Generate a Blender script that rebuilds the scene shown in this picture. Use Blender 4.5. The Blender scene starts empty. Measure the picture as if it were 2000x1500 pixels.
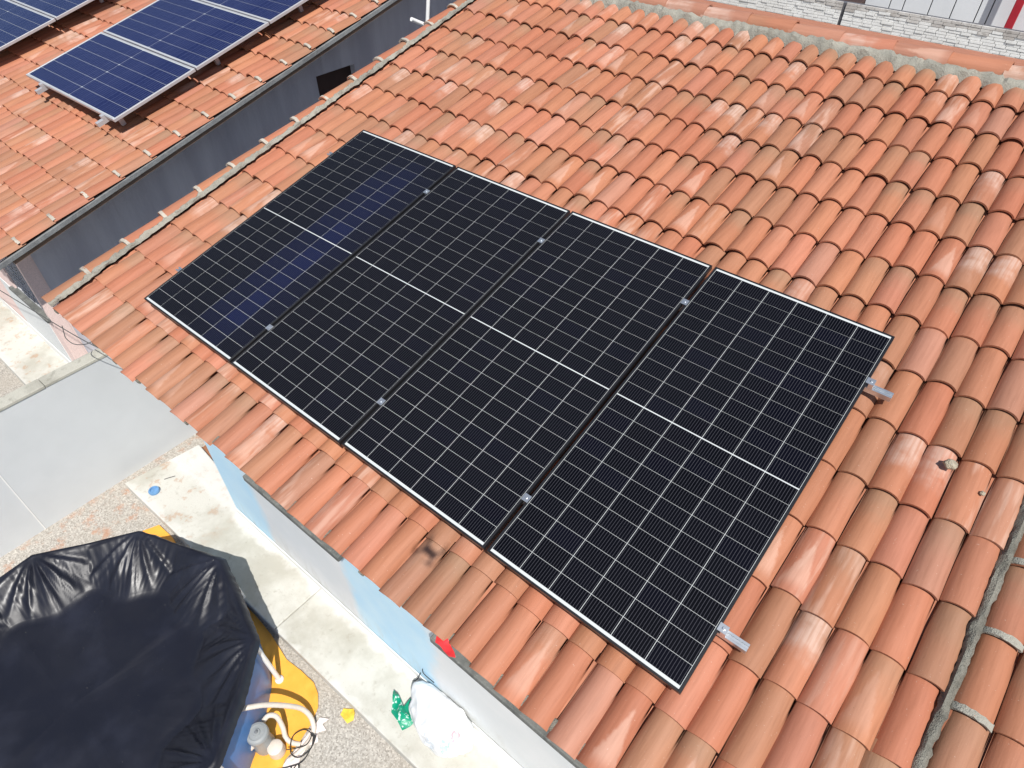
import bpy, bmesh, math, random
from mathutils import Vector, Matrix, noise as mn

random.seed(7)
SC = bpy.context.scene
COL = SC.collection
PI = math.pi

# ---------------------------------------------------------------- camera, light
ZG = 2.8                                  # ground is z = 0, roof reference plane starts at 2.8
TH = math.radians(13.606)                 # roof pitch
CAM_LOC = Vector((4.7614, -1.3608, 5.785))
CAM_R = Vector((0.77166, 0.63604, 0.0))
CAM_D = Vector((0.43886, -0.53244, -0.72382))
CAM_F = Vector((-0.46038, 0.55854, -0.68999))
cam_data = bpy.data.cameras.new('camera')
cam = bpy.data.objects.new('camera', cam_data)
COL.objects.link(cam)
cam.matrix_world = Matrix(((CAM_R.x, -CAM_D.x, -CAM_F.x, CAM_LOC.x),
                           (CAM_R.y, -CAM_D.y, -CAM_F.y, CAM_LOC.y),
                           (CAM_R.z, -CAM_D.z, -CAM_F.z, CAM_LOC.z), (0, 0, 0, 1)))
cam_data.sensor_fit = 'HORIZONTAL'
cam_data.sensor_width = 36.0
cam_data.lens = 23.109
cam_data.clip_start = 0.05
cam_data.clip_end = 500
SC.camera = cam

SUN = Vector((0.445, -0.305, 0.842)).normalized()      # towards the sun
world = bpy.data.worlds.new('World')
SC.world = world
world.use_nodes = True
wn = world.node_tree
for n_ in list(wn.nodes):
    wn.nodes.remove(n_)
wo = wn.nodes.new('ShaderNodeOutputWorld')
wb = wn.nodes.new('ShaderNodeBackground')
ws = wn.nodes.new('ShaderNodeTexSky')
ws.sky_type = 'NISHITA'
ws.sun_disc = False
ws.sun_elevation = math.asin(SUN.z)
ws.sun_rotation = math.atan2(SUN.x, SUN.y)
wb.inputs['Strength'].default_value = 0.075
wn.links.new(ws.outputs[0], wb.inputs[0])
wn.links.new(wb.outputs[0], wo.inputs[0])
sun_l = bpy.data.lights.new('sun', 'SUN')
sun_l.energy = 4.5
sun_l.angle = math.radians(0.53)
sun_l.color = (1.0, 0.965, 0.91)
sun = bpy.data.objects.new('sun', sun_l)
COL.objects.link(sun)
sun.rotation_euler = SUN.to_track_quat('Z', 'Y').to_euler()
sun.location = (6, -6, 14)
SC.view_settings.view_transform = 'Standard'
SC.view_settings.look = 'None'
SC.view_settings.gamma = 1.0
SC.view_settings.exposure = 0.27
SC.view_settings.use_curve_mapping = False

# ---------------------------------------------------------------- node helpers
class NT:
    def __init__(s, name):
        s.m = bpy.data.materials.new(name)
        s.m.use_nodes = True
        s.t = s.m.node_tree
        s.b = s.t.nodes['Principled BSDF']
    def new(s, typ, **kw):
        n = s.t.nodes.new(typ)
        for k, v in kw.items():
            setattr(n, k, v)
        return n
    def put(s, sock, v):
        if isinstance(v, bpy.types.NodeSocket):
            s.t.links.new(v, sock)
        elif isinstance(v, (tuple, list)) and len(v) == 3 and sock.type == 'RGBA':
            sock.default_value = (*v, 1)
        else:
            sock.default_value = v
    def math(s, op, a, b=0.0, clamp=False):
        n = s.new('ShaderNodeMath', operation=op, use_clamp=clamp)
        s.put(n.inputs[0], a); s.put(n.inputs[1], b)
        return n.outputs[0]
    def mix(s, f, a, b, mode='MIX'):
        n = s.new('ShaderNodeMix', data_type='RGBA', blend_type=mode)
        s.put(n.inputs[0], f); s.put(n.inputs[6], a); s.put(n.inputs[7], b)
        return n.outputs[2]
    def ramp(s, f, stops, interp='LINEAR'):
        n = s.new('ShaderNodeValToRGB')
        n.color_ramp.interpolation = interp
        el = n.color_ramp.elements
        while len(el) > 1:
            el.remove(el[-1])
        el[0].position = stops[0][0]; el[0].color = (*stops[0][1], 1)
        for p, c in stops[1:]:
            e = el.new(p); e.color = (*c, 1)
        s.put(n.inputs[0], f)
        return n.outputs[0]
    def step(s, f, lo, hi, o0=0.0, o1=1.0):
        n = s.new('ShaderNodeMapRange', interpolation_type='SMOOTHSTEP')
        s.put(n.inputs[0], f); s.put(n.inputs[1], lo); s.put(n.inputs[2], hi)
        n.inputs[3].default_value = o0; n.inputs[4].default_value = o1
        return n.outputs[0]
    def coord(s, kind='Object'):
        return s.new('ShaderNodeTexCoord').outputs[kind]
    def pos(s):
        return s.new('ShaderNodeNewGeometry').outputs['Position']
    def mapping(s, vec, scale=(1, 1, 1), loc=(0, 0, 0), rot=(0, 0, 0)):
        n = s.new('ShaderNodeMapping')
        s.put(n.inputs[0], vec)
        n.inputs['Scale'].default_value = scale
        n.inputs['Location'].default_value = loc
        n.inputs['Rotation'].default_value = rot
        return n.outputs[0]
    def noise(s, vec, scale, detail=3, rough=0.55):
        n = s.new('ShaderNodeTexNoise')
        s.put(n.inputs['Vector'], vec)
        n.inputs['Scale'].default_value = scale
        n.inputs['Detail'].default_value = detail
        n.inputs['Roughness'].default_value = rough
        return n.outputs[0]
    def voro(s, vec, scale, out='Color'):
        n = s.new('ShaderNodeTexVoronoi')
        s.put(n.inputs['Vector'], vec)
        n.inputs['Scale'].default_value = scale
        return n.outputs[out]
    def sep(s, v):
        n = s.new('ShaderNodeSeparateXYZ'); s.put(n.inputs[0], v)
        return n.outputs
    def bump(s, h, strength=0.3, dist=0.01):
        n = s.new('ShaderNodeBump')
        n.inputs['Strength'].default_value = strength
        n.inputs['Distance'].default_value = dist
        s.put(n.inputs['Height'], h)
        s.put(s.b.inputs['Normal'], n.outputs[0])
    def col(s, c): s.put(s.b.inputs['Base Color'], c)
    def set(s, **kw):
        for k, v in kw.items():
            s.put(s.b.inputs[k.replace('_', ' ')], v)

def simple(name, c, rough=0.6, metal=0.0, var=0.15, scale=8.0, bump=0.0, bscale=40.0, bdist=0.004, spec=0.5):
    k = NT(name)
    p = k.pos()
    nz = k.noise(p, scale, 4)
    f = k.step(nz, 0.25, 0.75)
    lo = tuple(x * (1 - var) for x in c); hi = tuple(min(x * (1 + var), 0.95) for x in c)
    k.col(k.mix(f, lo, hi))
    k.set(Roughness=rough, Metallic=metal)
    k.b.inputs['Specular IOR Level'].default_value = spec
    if bump:
        k.bump(k.noise(p, bscale, 4), bump, bdist)
    return k.m

def mottled(name, c0, c1, c2, s1=1.2, s2=9.0, fine=120.0, rough=0.85, bump=0.35, bdist=0.004, f2=0.6, fa=0.13):
    """weathered masonry: big stains of c1, small spots of c2 on c0"""
    k = NT(name)
    p = k.pos()
    a = k.step(k.noise(p, s1, 5, 0.62), 0.42, 0.66)
    b = k.step(k.noise(p, s2, 5, 0.65), 0.52, 0.72)
    c = k.mix(a, c0, c1)
    c = k.mix(k.math('MULTIPLY', b, f2), c, c2)
    f = k.noise(p, fine, 2)
    c = k.mix(1.0, c, k.ramp(f, [(0.3, (1 - fa,) * 3), (0.7, (1 + fa * 0.6,) * 3)]), 'MULTIPLY')
    k.col(c)
    k.set(Roughness=rough)
    k.b.inputs['Specular IOR Level'].default_value = 0.25
    k.bump(k.math('ADD', f, k.math('MULTIPLY', k.noise(p, s2 * 3, 3), 1.5)), bump, bdist)
    return k.m

def tile_mat(name, joined):
    k = NT(name)
    if joined:
        a = k.new('ShaderNodeAttribute', attribute_name='rnd')
        rc = a.outputs['Color']; ra = a.outputs['Alpha']
    else:
        a = k.new('ShaderNodeObjectInfo')
        rc = a.outputs['Color']; ra = a.outputs['Alpha']
    sp = k.new('ShaderNodeSeparateColor'); k.put(sp.inputs[0], rc)
    r1, r2, r3 = sp.outputs
    uv = k.new('ShaderNodeUVMap', uv_map='UVMap').outputs[0]
    s, t, _ = k.sep(uv)
    p = k.pos()
    base = k.ramp(r1, [(0.0, (0.385, 0.142, 0.081)), (0.18, (0.410, 0.161, 0.092)), (0.38, (0.396, 0.170, 0.092)),
                       (0.56, (0.418, 0.167, 0.105)), (0.74, (0.382, 0.168, 0.092)), (0.92, (0.348, 0.166, 0.097)), (1.0, (0.430, 0.200, 0.138))])
    r5 = k.math('FRACT', k.math('MULTIPLY', r1, 7.31)); r6 = k.math('FRACT', k.math('MULTIPLY', r2, 9.17))
    base = k.mix(1.0, base, k.ramp(r6, [(0.0, (0.90, 0.90, 0.90)), (0.5, (1, 1, 1)), (1.0, (1.08, 1.08, 1.07))]), 'MULTIPLY')
    # kiln flash: the covered upper part of some tiles fired to a greyish tan
    n1 = k.noise(p, 9.0, 3)
    tw = k.math('ADD', t, k.math('MULTIPLY', k.math('SUBTRACT', n1, 0.5), 0.5))
    fl = k.math('MULTIPLY', k.step(tw, 0.30, 0.85), k.step(r2, 0.52, 0.95))
    c = k.mix(k.math('MULTIPLY', fl, 0.66), base, (0.295, 0.182, 0.114))
    # pale tongue shaped scum marks, wide at the lower end
    sx = k.math('ABSOLUTE', k.math('SUBTRACT', k.math('ADD', s, k.math('MULTIPLY', k.math('SUBTRACT', r1, 0.5), 0.35)), 0.5))
    wdt = k.math('MULTIPLY', k.math('SUBTRACT', 0.80, t), 0.55)
    wob = k.math('MULTIPLY', k.math('SUBTRACT', k.noise(p, 26.0, 3), 0.5), 0.16)
    tri = k.step(k.math('SUBTRACT', wdt, k.math('ADD', sx, wob)), 0.0, 0.10)
    tri = k.math('MULTIPLY', tri, k.step(r3, 0.89, 0.97))
    tri = k.math('MULTIPLY', tri, k.step(t, 0.02, 0.2))
    c = k.mix(k.math('MULTIPLY', tri, 0.48), c, (0.58, 0.37, 0.285))
    st0 = k.noise(k.mapping(uv, (11, 0.9, 1)), 1.0, 3)
    # some tiles are bleached on the upper half
    pal = k.math('MULTIPLY', k.step(tw, 0.25, 0.6), k.step(ra, 0.88, 0.95))
    pal = k.math('MULTIPLY', pal, k.step(k.noise(p, 11.0, 3, 0.5), 0.20, 0.62))
    c = k.mix(k.math('MULTIPLY', pal, k.step(st0, 0.30, 0.62, 0.25, 0.72)), c, (0.56, 0.40, 0.33))
    # long pale scum streaks down some tiles
    so = k.new('ShaderNodeCombineXYZ')
    k.put(so.inputs[0], k.math('MULTIPLY', r3, 31)); k.put(so.inputs[1], k.math('MULTIPLY', r1, 47))
    sv = k.new('ShaderNodeVectorMath', operation='ADD')
    k.put(sv.inputs[0], k.mapping(uv, (3.6, 1.1, 1))); k.put(sv.inputs[1], so.outputs[0])
    ls = k.math('MULTIPLY', k.step(k.noise(sv.outputs[0], 1.0, 3, 0.55), 0.46, 0.66), k.step(r5, 0.80, 0.97))
    c = k.mix(k.math('MULTIPLY', ls, 0.50), c, (0.60, 0.42, 0.335))
    # streaks that follow the length of the tile, dust, fine specks
    st = k.noise(k.mapping(uv, (14, 1.3, 1)), 1.0, 3)
    stv = k.new('ShaderNodeVectorMath', operation='ADD')
    off = k.new('ShaderNodeCombineXYZ')
    k.put(off.inputs[0], k.math('MULTIPLY', r2, 50)); k.put(off.inputs[1], k.math('MULTIPLY', r3, 50))
    k.put(stv.inputs[0], k.mapping(uv, (9, 1.6, 1))); k.put(stv.inputs[1], off.outputs[0])
    st = k.noise(stv.outputs[0], 1.0, 4, 0.6)
    c = k.mix(1.0, c, k.ramp(st, [(0.25, (0.84, 0.82, 0.80)), (0.5, (1, 1, 1)), (0.8, (1.10, 1.13, 1.16))]), 'MULTIPLY')
    big = k.noise(p, 0.9, 3)
    c = k.mix(1.0, c, k.ramp(big, [(0.3, (0.93, 0.92, 0.92)), (0.7, (1.06, 1.06, 1.05))]), 'MULTIPLY')
    sp2 = k.step(k.noise(p, 95.0, 2), 0.70, 0.76)
    c = k.mix(k.math('MULTIPLY', sp2, 0.45), c, (0.60, 0.44, 0.36))
    sp3 = k.step(k.noise(p, 60.0, 2), 0.74, 0.80)
    c = k.mix(k.math('MULTIPLY', sp3, 0.5), c, (0.20, 0.11, 0.07))
    k.col(c)
    k.set(Roughness=0.62)
    k.b.inputs['Specular IOR Level'].default_value = 0.35
    k.bump(k.math('ADD', k.noise(p, 160.0, 3), k.math('MULTIPLY', st, 2.0)), 0.22, 0.003)
    return k.m

MT = {}
MT['tile'] = tile_mat('terracotta_tile', False)
MT['tile_j'] = tile_mat('terracotta_tile_field', True)
MT['mortar'] = mottled('roof_mortar', (0.35, 0.335, 0.285), (0.27, 0.262, 0.225), (0.17, 0.16, 0.13), 3, 22, 180, bump=0.7, bdist=0.008)
MT['mortar_grey'] = mottled('grey_mortar', (0.27, 0.26, 0.22), (0.17, 0.165, 0.14), (0.08, 0.075, 0.06), 6, 40, 220, bump=0.9, bdist=0.01)
MT['mortar_white'] = mottled('white_mortar', (0.50, 0.45, 0.38), (0.38, 0.35, 0.30), (0.25, 0.22, 0.18), 4, 26, 200, bump=0.6, bdist=0.006)
MT['deck'] = simple('roof_deck', (0.20, 0.13, 0.09), 0.9)
MT['channel'] = simple('channel_tile', (0.41, 0.16, 0.088), 0.75, var=0.2, scale=6, bump=0.2)
def mk_ledge():
    k = NT('pale_concrete')
    p = k.pos()
    x, y, z = k.sep(p)
    a = k.step(k.noise(p, 1.7, 5, 0.62), 0.40, 0.68)
    c = k.mix(a, (0.56, 0.55, 0.50), (0.42, 0.405, 0.35))
    b = k.step(k.noise(p, 10, 5, 0.68), 0.55, 0.74)
    c = k.mix(k.math('MULTIPLY', b, 0.5), c, (0.30, 0.27, 0.215))
    e = k.math('MULTIPLY', k.step(k.noise(p, 7.5, 5, 0.7), 0.53, 0.64), k.step(x, 0.3, -0.4))
    c = k.mix(k.math('MULTIPLY', e, 0.55), c, (0.42, 0.25, 0.15))
    # white paint and lime slopped along the foot of the house wall and the ledge rim
    yy = k.math('ADD', y, k.math('MULTIPLY', k.math('SUBTRACT', k.noise(p, 5, 4, 0.6), 0.5), 0.30))
    w1 = k.step(yy, -0.17, -0.09)
    w2 = k.math('MULTIPLY', k.step(yy, -0.54, -0.60), 0.6)
    c = k.mix(k.math('MULTIPLY', k.math('MAXIMUM', w1, w2), 0.6), c, (0.66, 0.655, 0.63))
    dots = k.step(k.noise(p, 55, 3, 0.6), 0.68, 0.74)
    c = k.mix(k.math('MULTIPLY', dots, 0.5), c, (0.20, 0.18, 0.15))
    k.col(c); k.set(Roughness=0.9)
    k.b.inputs['Specular IOR Level'].default_value = 0.2
    k.bump(k.math('ADD', k.noise(p, 120, 3), k.noise(p, 25, 4)), 0.4, 0.005)
    return k.m
MT['ledge'] = mk_ledge()
MT['render_grey'] = mottled('smooth_grey_render', (0.60, 0.62, 0.63), (0.58, 0.60, 0.61), (0.62, 0.635, 0.64), 0.7, 2.5, 5, rough=0.75, bump=0.05, f2=0.3, fa=0.02)
MT['coping'] = mottled('coping_concrete', (0.47, 0.46, 0.40), (0.37, 0.36, 0.31), (0.26, 0.25, 0.21), 2.5, 18, 150, bump=0.5)
MT['coping_blue'] = mottled('verge_cement', (0.22, 0.23, 0.235), (0.16, 0.165, 0.17), (0.33, 0.33, 0.32), 3, 14, 150, bump=0.5)
MT['sill'] = mottled('weathered_sill', (0.17, 0.175, 0.165), (0.105, 0.11, 0.105), (0.30, 0.31, 0.29), 5, 30, 200, bump=0.4)
def mk_blue():
    k = NT('light_blue_paint')
    p = k.pos()
    x, y, z = k.sep(p)
    xw = k.math('ADD', x, k.math('MULTIPLY', k.math('SUBTRACT', k.noise(p, 2.2, 3), 0.5), 0.30))
    def band(a, b):
        return k.math('MULTIPLY', k.step(xw, a - 0.09, a + 0.09), k.step(xw, b - 0.07, b + 0.07, 1.0, 0.0))
    pale = k.math('MAXIMUM', band(0.66, 1.96), band(2.90, 7.5))
    n1 = k.step(k.noise(p, 1.6, 4), 0.35, 0.7)
    blue = k.mix(n1, (0.50, 0.75, 0.92), (0.60, 0.81, 0.93))
    wht = k.mix(n1, (0.72, 0.745, 0.75), (0.79, 0.80, 0.80))
    c = k.mix(pale, blue, wht)
    spl = k.math('MULTIPLY', k.step(z, 0.62, 0.14), k.step(k.noise(k.mapping(p, (9, 9, 3)), 1.0, 5, 0.65), 0.42, 0.72))
    c = k.mix(k.math('MULTIPLY', spl, 0.45), c, (0.52, 0.49, 0.42))
    k.col(c); k.set(Roughness=0.75)
    k.bump(k.noise(p, 35, 4), 0.2, 0.006)
    return k.m
MT['blue_wall'] = mk_blue()
MT['pale_wall'] = mottled('pale_grey_paint', (0.74, 0.765, 0.77), (0.69, 0.72, 0.725), (0.79, 0.80, 0.79), 1.2, 6, 90, rough=0.7, bump=0.15, f2=0.4)
MT['white_paint'] = simple('white_paint', (0.82, 0.82, 0.80), 0.7, var=0.06, scale=4)
MT['pink_wall'] = mottled('pink_paint', (0.84, 0.66, 0.62), (0.81, 0.64, 0.60), (0.86, 0.72, 0.68), 1.1, 6, 90, rough=0.7, bump=0.15, f2=0.3)
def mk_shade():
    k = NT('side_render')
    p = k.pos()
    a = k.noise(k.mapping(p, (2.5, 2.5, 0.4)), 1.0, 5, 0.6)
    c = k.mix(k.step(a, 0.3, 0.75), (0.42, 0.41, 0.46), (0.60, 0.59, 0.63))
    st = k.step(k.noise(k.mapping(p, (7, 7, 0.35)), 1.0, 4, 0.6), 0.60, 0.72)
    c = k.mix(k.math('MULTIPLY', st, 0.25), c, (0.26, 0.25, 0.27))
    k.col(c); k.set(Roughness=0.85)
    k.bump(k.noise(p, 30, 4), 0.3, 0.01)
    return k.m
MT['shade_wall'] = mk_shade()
MT['dark'] = simple('dark_void', (0.045, 0.022, 0.018), 0.8)
MT['glass_dark'] = simple('window_glass', (0.02, 0.022, 0.025), 0.08)
MT['frame_black'] = simple('black_anodised', (0.012, 0.012, 0.014), 0.38, metal=0.0, var=0.1)
MT['alu'] = simple('aluminium', (0.66, 0.69, 0.72), 0.33, metal=0.85, var=0.08, scale=30)
MT['alu_frame'] = simple('silver_frame', (0.50, 0.50, 0.52), 0.45, metal=0.35, var=0.06)
MT['steel'] = simple('bolt_steel', (0.45, 0.45, 0.46), 0.3, metal=0.9)
MT['stone'] = mottled('stone', (0.50, 0.44, 0.33), (0.38, 0.33, 0.25), (0.60, 0.55, 0.46), 20, 60, 200, bump=0.8, bdist=0.01)
MT['liner'] = simple('blue_liner', (0.055, 0.17, 0.42), 0.38, var=0.1, scale=3)
MT['white_pl'] = simple('white_plastic', (0.78, 0.78, 0.77), 0.4, var=0.04)
MT['grey_pl'] = simple('grey_plastic', (0.27, 0.285, 0.29), 0.45, var=0.06)
MT['grey_pl2'] = simple('dark_grey_plastic', (0.16, 0.17, 0.18), 0.45, var=0.06)
MT['hose'] = simple('hose_plastic', (0.62, 0.55, 0.48), 0.45, var=0.08, scale=14)
MT['black_rub'] = simple('black_rubber', (0.02, 0.02, 0.02), 0.6)
MT['red'] = simple('red_plastic', (0.72, 0.045, 0.05), 0.4, var=0.2, scale=30)
MT['blue_cap'] = simple('blue_plastic', (0.13, 0.28, 0.50), 0.4, var=0.15, scale=30)
MT['yellow_scrap'] = simple('yellow_scrap', (0.86, 0.55, 0.06), 0.6, var=0.15, scale=30)
MT['torn_white'] = simple('torn_white_backing', (0.78, 0.68, 0.64), 0.6, var=0.08, scale=20)
MT['floor_brown'] = mottled('passage_floor', (0.32, 0.15, 0.08), (0.26, 0.12, 0.065), (0.4, 0.25, 0.15), 3, 20, 150)
MT['wire'] = simple('wire', (0.08, 0.08, 0.08), 0.6)
MT['drone'] = simple('drone_shell', (0.30, 0.30, 0.31), 0.5)
MT['brick'] = mottled('whitewashed_brick', (0.84, 0.84, 0.82), (0.78, 0.77, 0.74), (0.45, 0.43, 0.40), 1.1, 5, 60, bump=0.3, f2=0.35)
MT['stain'] = mottled('stained_brick', (0.50, 0.47, 0.44), (0.70, 0.68, 0.65), (0.22, 0.20, 0.18), 1.6, 6, 60, bump=0.4, f2=0.7)
MT['clad'] = simple('white_cladding', (0.76, 0.78, 0.80), 0.55, var=0.05, scale=1.2)
MT['seam'] = simple('cladding_seam', (0.10, 0.10, 0.11), 0.6)
MT['red_post'] = simple('red_paint', (0.42, 0.02, 0.035), 0.5, var=0.08)

def mk_ground():
    k = NT('gravelly_ground')
    p = k.pos()
    v = k.voro(p, 85.0)
    sc = k.new('ShaderNodeSeparateColor'); k.put(sc.inputs[0], v)
    c = k.ramp(sc.outputs[0], [(0.0, (0.27, 0.25, 0.22)), (0.35, (0.37, 0.345, 0.31)), (0.7, (0.43, 0.40, 0.36)), (1.0, (0.54, 0.51, 0.46))])
    a = k.step(k.noise(p, 1.4, 4), 0.4, 0.65)
    c = k.mix(k.math('MULTIPLY', a, 0.4), c, (0.40, 0.36, 0.30))
    # red earth washed up along the foot of the boundary wall
    x, y, z = k.sep(p)
    near = k.step(k.math('SUBTRACT', k.math('ABSOLUTE', k.math('SUBTRACT', x, -1.05)), 0.30), 0.25, -0.1)
    e = k.math('MULTIPLY', k.step(k.noise(p, 6.0, 5, 0.65), 0.50, 0.66), near)
    c = k.mix(k.math('MULTIPLY', e, 0.7), c, (0.44, 0.23, 0.14))
    k.col(c)
    k.set(Roughness=0.95)
    k.b.inputs['Specular IOR Level'].default_value = 0.15
    k.bump(sc.outputs[1], 0.5, 0.006)
    return k.m
MT['ground'] = mk_ground()

def mk_cell(name, joined, lines, wid, col_line, base):
    k = NT(name)
    if joined:
        c = k.mix(k.noise(k.pos(), 0.7, 2), base, tuple(min(1, x * 1.25) for x in base))
        x, y, z = k.sep(k.coord('Object'))
    else:
        c = k.new('ShaderNodeObjectInfo').outputs['Color']
        x, y, z = k.sep(k.coord('Object'))
    fr = k.math('FRACT', k.math('MULTIPLY', k.math('ADD', x, 10.0), lines))
    ln = k.math('LESS_THAN', k.math('ABSOLUTE', k.math('SUBTRACT', fr, 0.5)), wid)
    k.col(k.mix(ln, c, col_line))
    k.set(Roughness=0.35)
    k.b.inputs['Specular IOR Level'].default_value = 0.12
    k.b.inputs['Coat Weight'].default_value = 1.0
    k.b.inputs['Coat Roughness'].default_value = 0.05
    k.b.inputs['Coat IOR'].default_value = 1.17
    return k.m
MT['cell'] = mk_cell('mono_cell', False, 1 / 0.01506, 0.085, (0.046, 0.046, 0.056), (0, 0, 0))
MT['cell_blue'] = mk_cell('blue_cell', True, 1 / 0.0465, 0.035, (0.15, 0.17, 0.29), (0.005, 0.008, 0.055))
k = NT('white_backsheet'); k.col((0.58, 0.61, 0.61)); k.set(Roughness=0.3)
k.b.inputs['Coat Weight'].default_value = 1.0; k.b.inputs['Coat Roughness'].default_value = 0.05
MT['backsheet'] = k.m

def mk_cover():
    k = NT('black_plastic_sheet')
    p = k.pos()
    d = k.step(k.noise(p, 2.2, 4), 0.45, 0.75)
    c = k.mix(d, (0.010, 0.011, 0.018), (0.019, 0.021, 0.033))
    sp = k.step(k.noise(p, 70.0, 2), 0.735, 0.76)
    wet = k.step(k.noise(p, 2.0, 2), 0.5, 0.6)
    c = k.mix(k.math('MULTIPLY', k.math('MULTIPLY', sp, wet), 0.6), c, (0.34, 0.33, 0.30))
    k.col(c)
    k.set(Roughness=k.step(k.noise(p, 3.0, 3), 0.3, 0.7, 0.36, 0.47))
    k.b.inputs['Specular IOR Level'].default_value = 0.42
    k.bump(k.noise(p, 16.0, 3), 0.10, 0.01)
    return k.m
MT['cover'] = mk_cover()

def mk_tarp():
    k = NT('orange_tarp')
    p = k.pos()
    c = k.mix(k.step(k.noise(p, 2.5, 4), 0.35, 0.7), (0.80, 0.36, 0.045), (0.86, 0.42, 0.06))
    d = k.step(k.noise(k.mapping(p, (6, 14, 6)), 1.0, 4, 0.7), 0.62, 0.74)
    c = k.mix(k.math('MULTIPLY', d, 0.5), c, (0.30, 0.17, 0.05))
    k.col(c); k.set(Roughness=0.5)
    k.bump(k.noise(p, 22, 3), 0.3, 0.01)
    return k.m
MT['tarp'] = mk_tarp()

def mk_green():
    k = NT('green_printed_film')
    p = k.pos()
    f = k.step(k.noise(p, 24.0, 3, 0.6), 0.56, 0.60)
    k.col(k.mix(k.math('MULTIPLY', f, 0.85), (0.0, 0.27, 0.15), (0.62, 0.75, 0.70)))
    k.set(Roughness=0.35)
    k.bump(k.noise(p, 40, 3), 0.4, 0.01)
    return k.m
MT['green'] = mk_green()

def mk_sack():
    k = NT('white_sack_film')
    o = k.coord('Object')
    x, y, z = k.sep(o)
    def spot(cx, cy, rx, ry):
        a = k.math('POWER', k.math('DIVIDE', k.math('SUBTRACT', x, cx), rx), 2.0)
        b = k.math('POWER', k.math('DIVIDE', k.math('SUBTRACT', y, cy), ry), 2.0)
        return k.step(k.math('ADD', a, b), 1.2, 0.6)
    nz = k.noise(o, 30, 3)
    br = k.step(nz, 0.42, 0.52)
    c = k.mix(k.math('MULTIPLY', k.math('MULTIPLY', spot(0.17, -0.02, 0.035, 0.055), br), 0.6), (0.80, 0.81, 0.82), (0.70, 0.16, 0.22))
    c = k.mix(k.math('MULTIPLY', k.math('MULTIPLY', spot(0.14, -0.11, 0.04, 0.05), br), 0.55), c, (0.10, 0.38, 0.28))
    c = k.mix(k.math('MULTIPLY', k.math('MULTIPLY', spot(0.02, -0.16, 0.06, 0.03), br), 0.5), c, (0.35, 0.45, 0.55))
    k.col(c); k.set(Roughness=0.35)
    k.bump(k.noise(o, 14, 4), 0.25, 0.02)
    return k.m
MT['sack'] = mk_sack()

# ---------------------------------------------------------------- object helpers
WM = {}
def link(name, mesh, parent=None, M=None, mat=None, **props):
    o = bpy.data.objects.new(name, mesh)
    COL.objects.link(o)
    M = M or Matrix.Identity(4)
    WM[o] = M
    if parent is not None:
        o.parent = parent
        o.matrix_basis = WM[parent].inverted() @ M
    else:
        o.matrix_basis = M
    if mat and mesh is not None and not mesh.materials:
        mesh.materials.append(MT[mat])
    for k_, v in props.items():
        o[k_] = v
    return o

def thing(name, label, cat, loc=(0, 0, 0), group=None, M=None):
    o = link(name, None, None, M or Matrix.Translation(Vector(loc)))
    o['label'] = label; o['category'] = cat
    if group:
        o['group'] = group
    o.empty_display_size = 0.1
    return o

def tag(o, label, cat, group=None):
    o['label'] = label; o['category'] = cat
    if group:
        o['group'] = group
    return o

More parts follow.
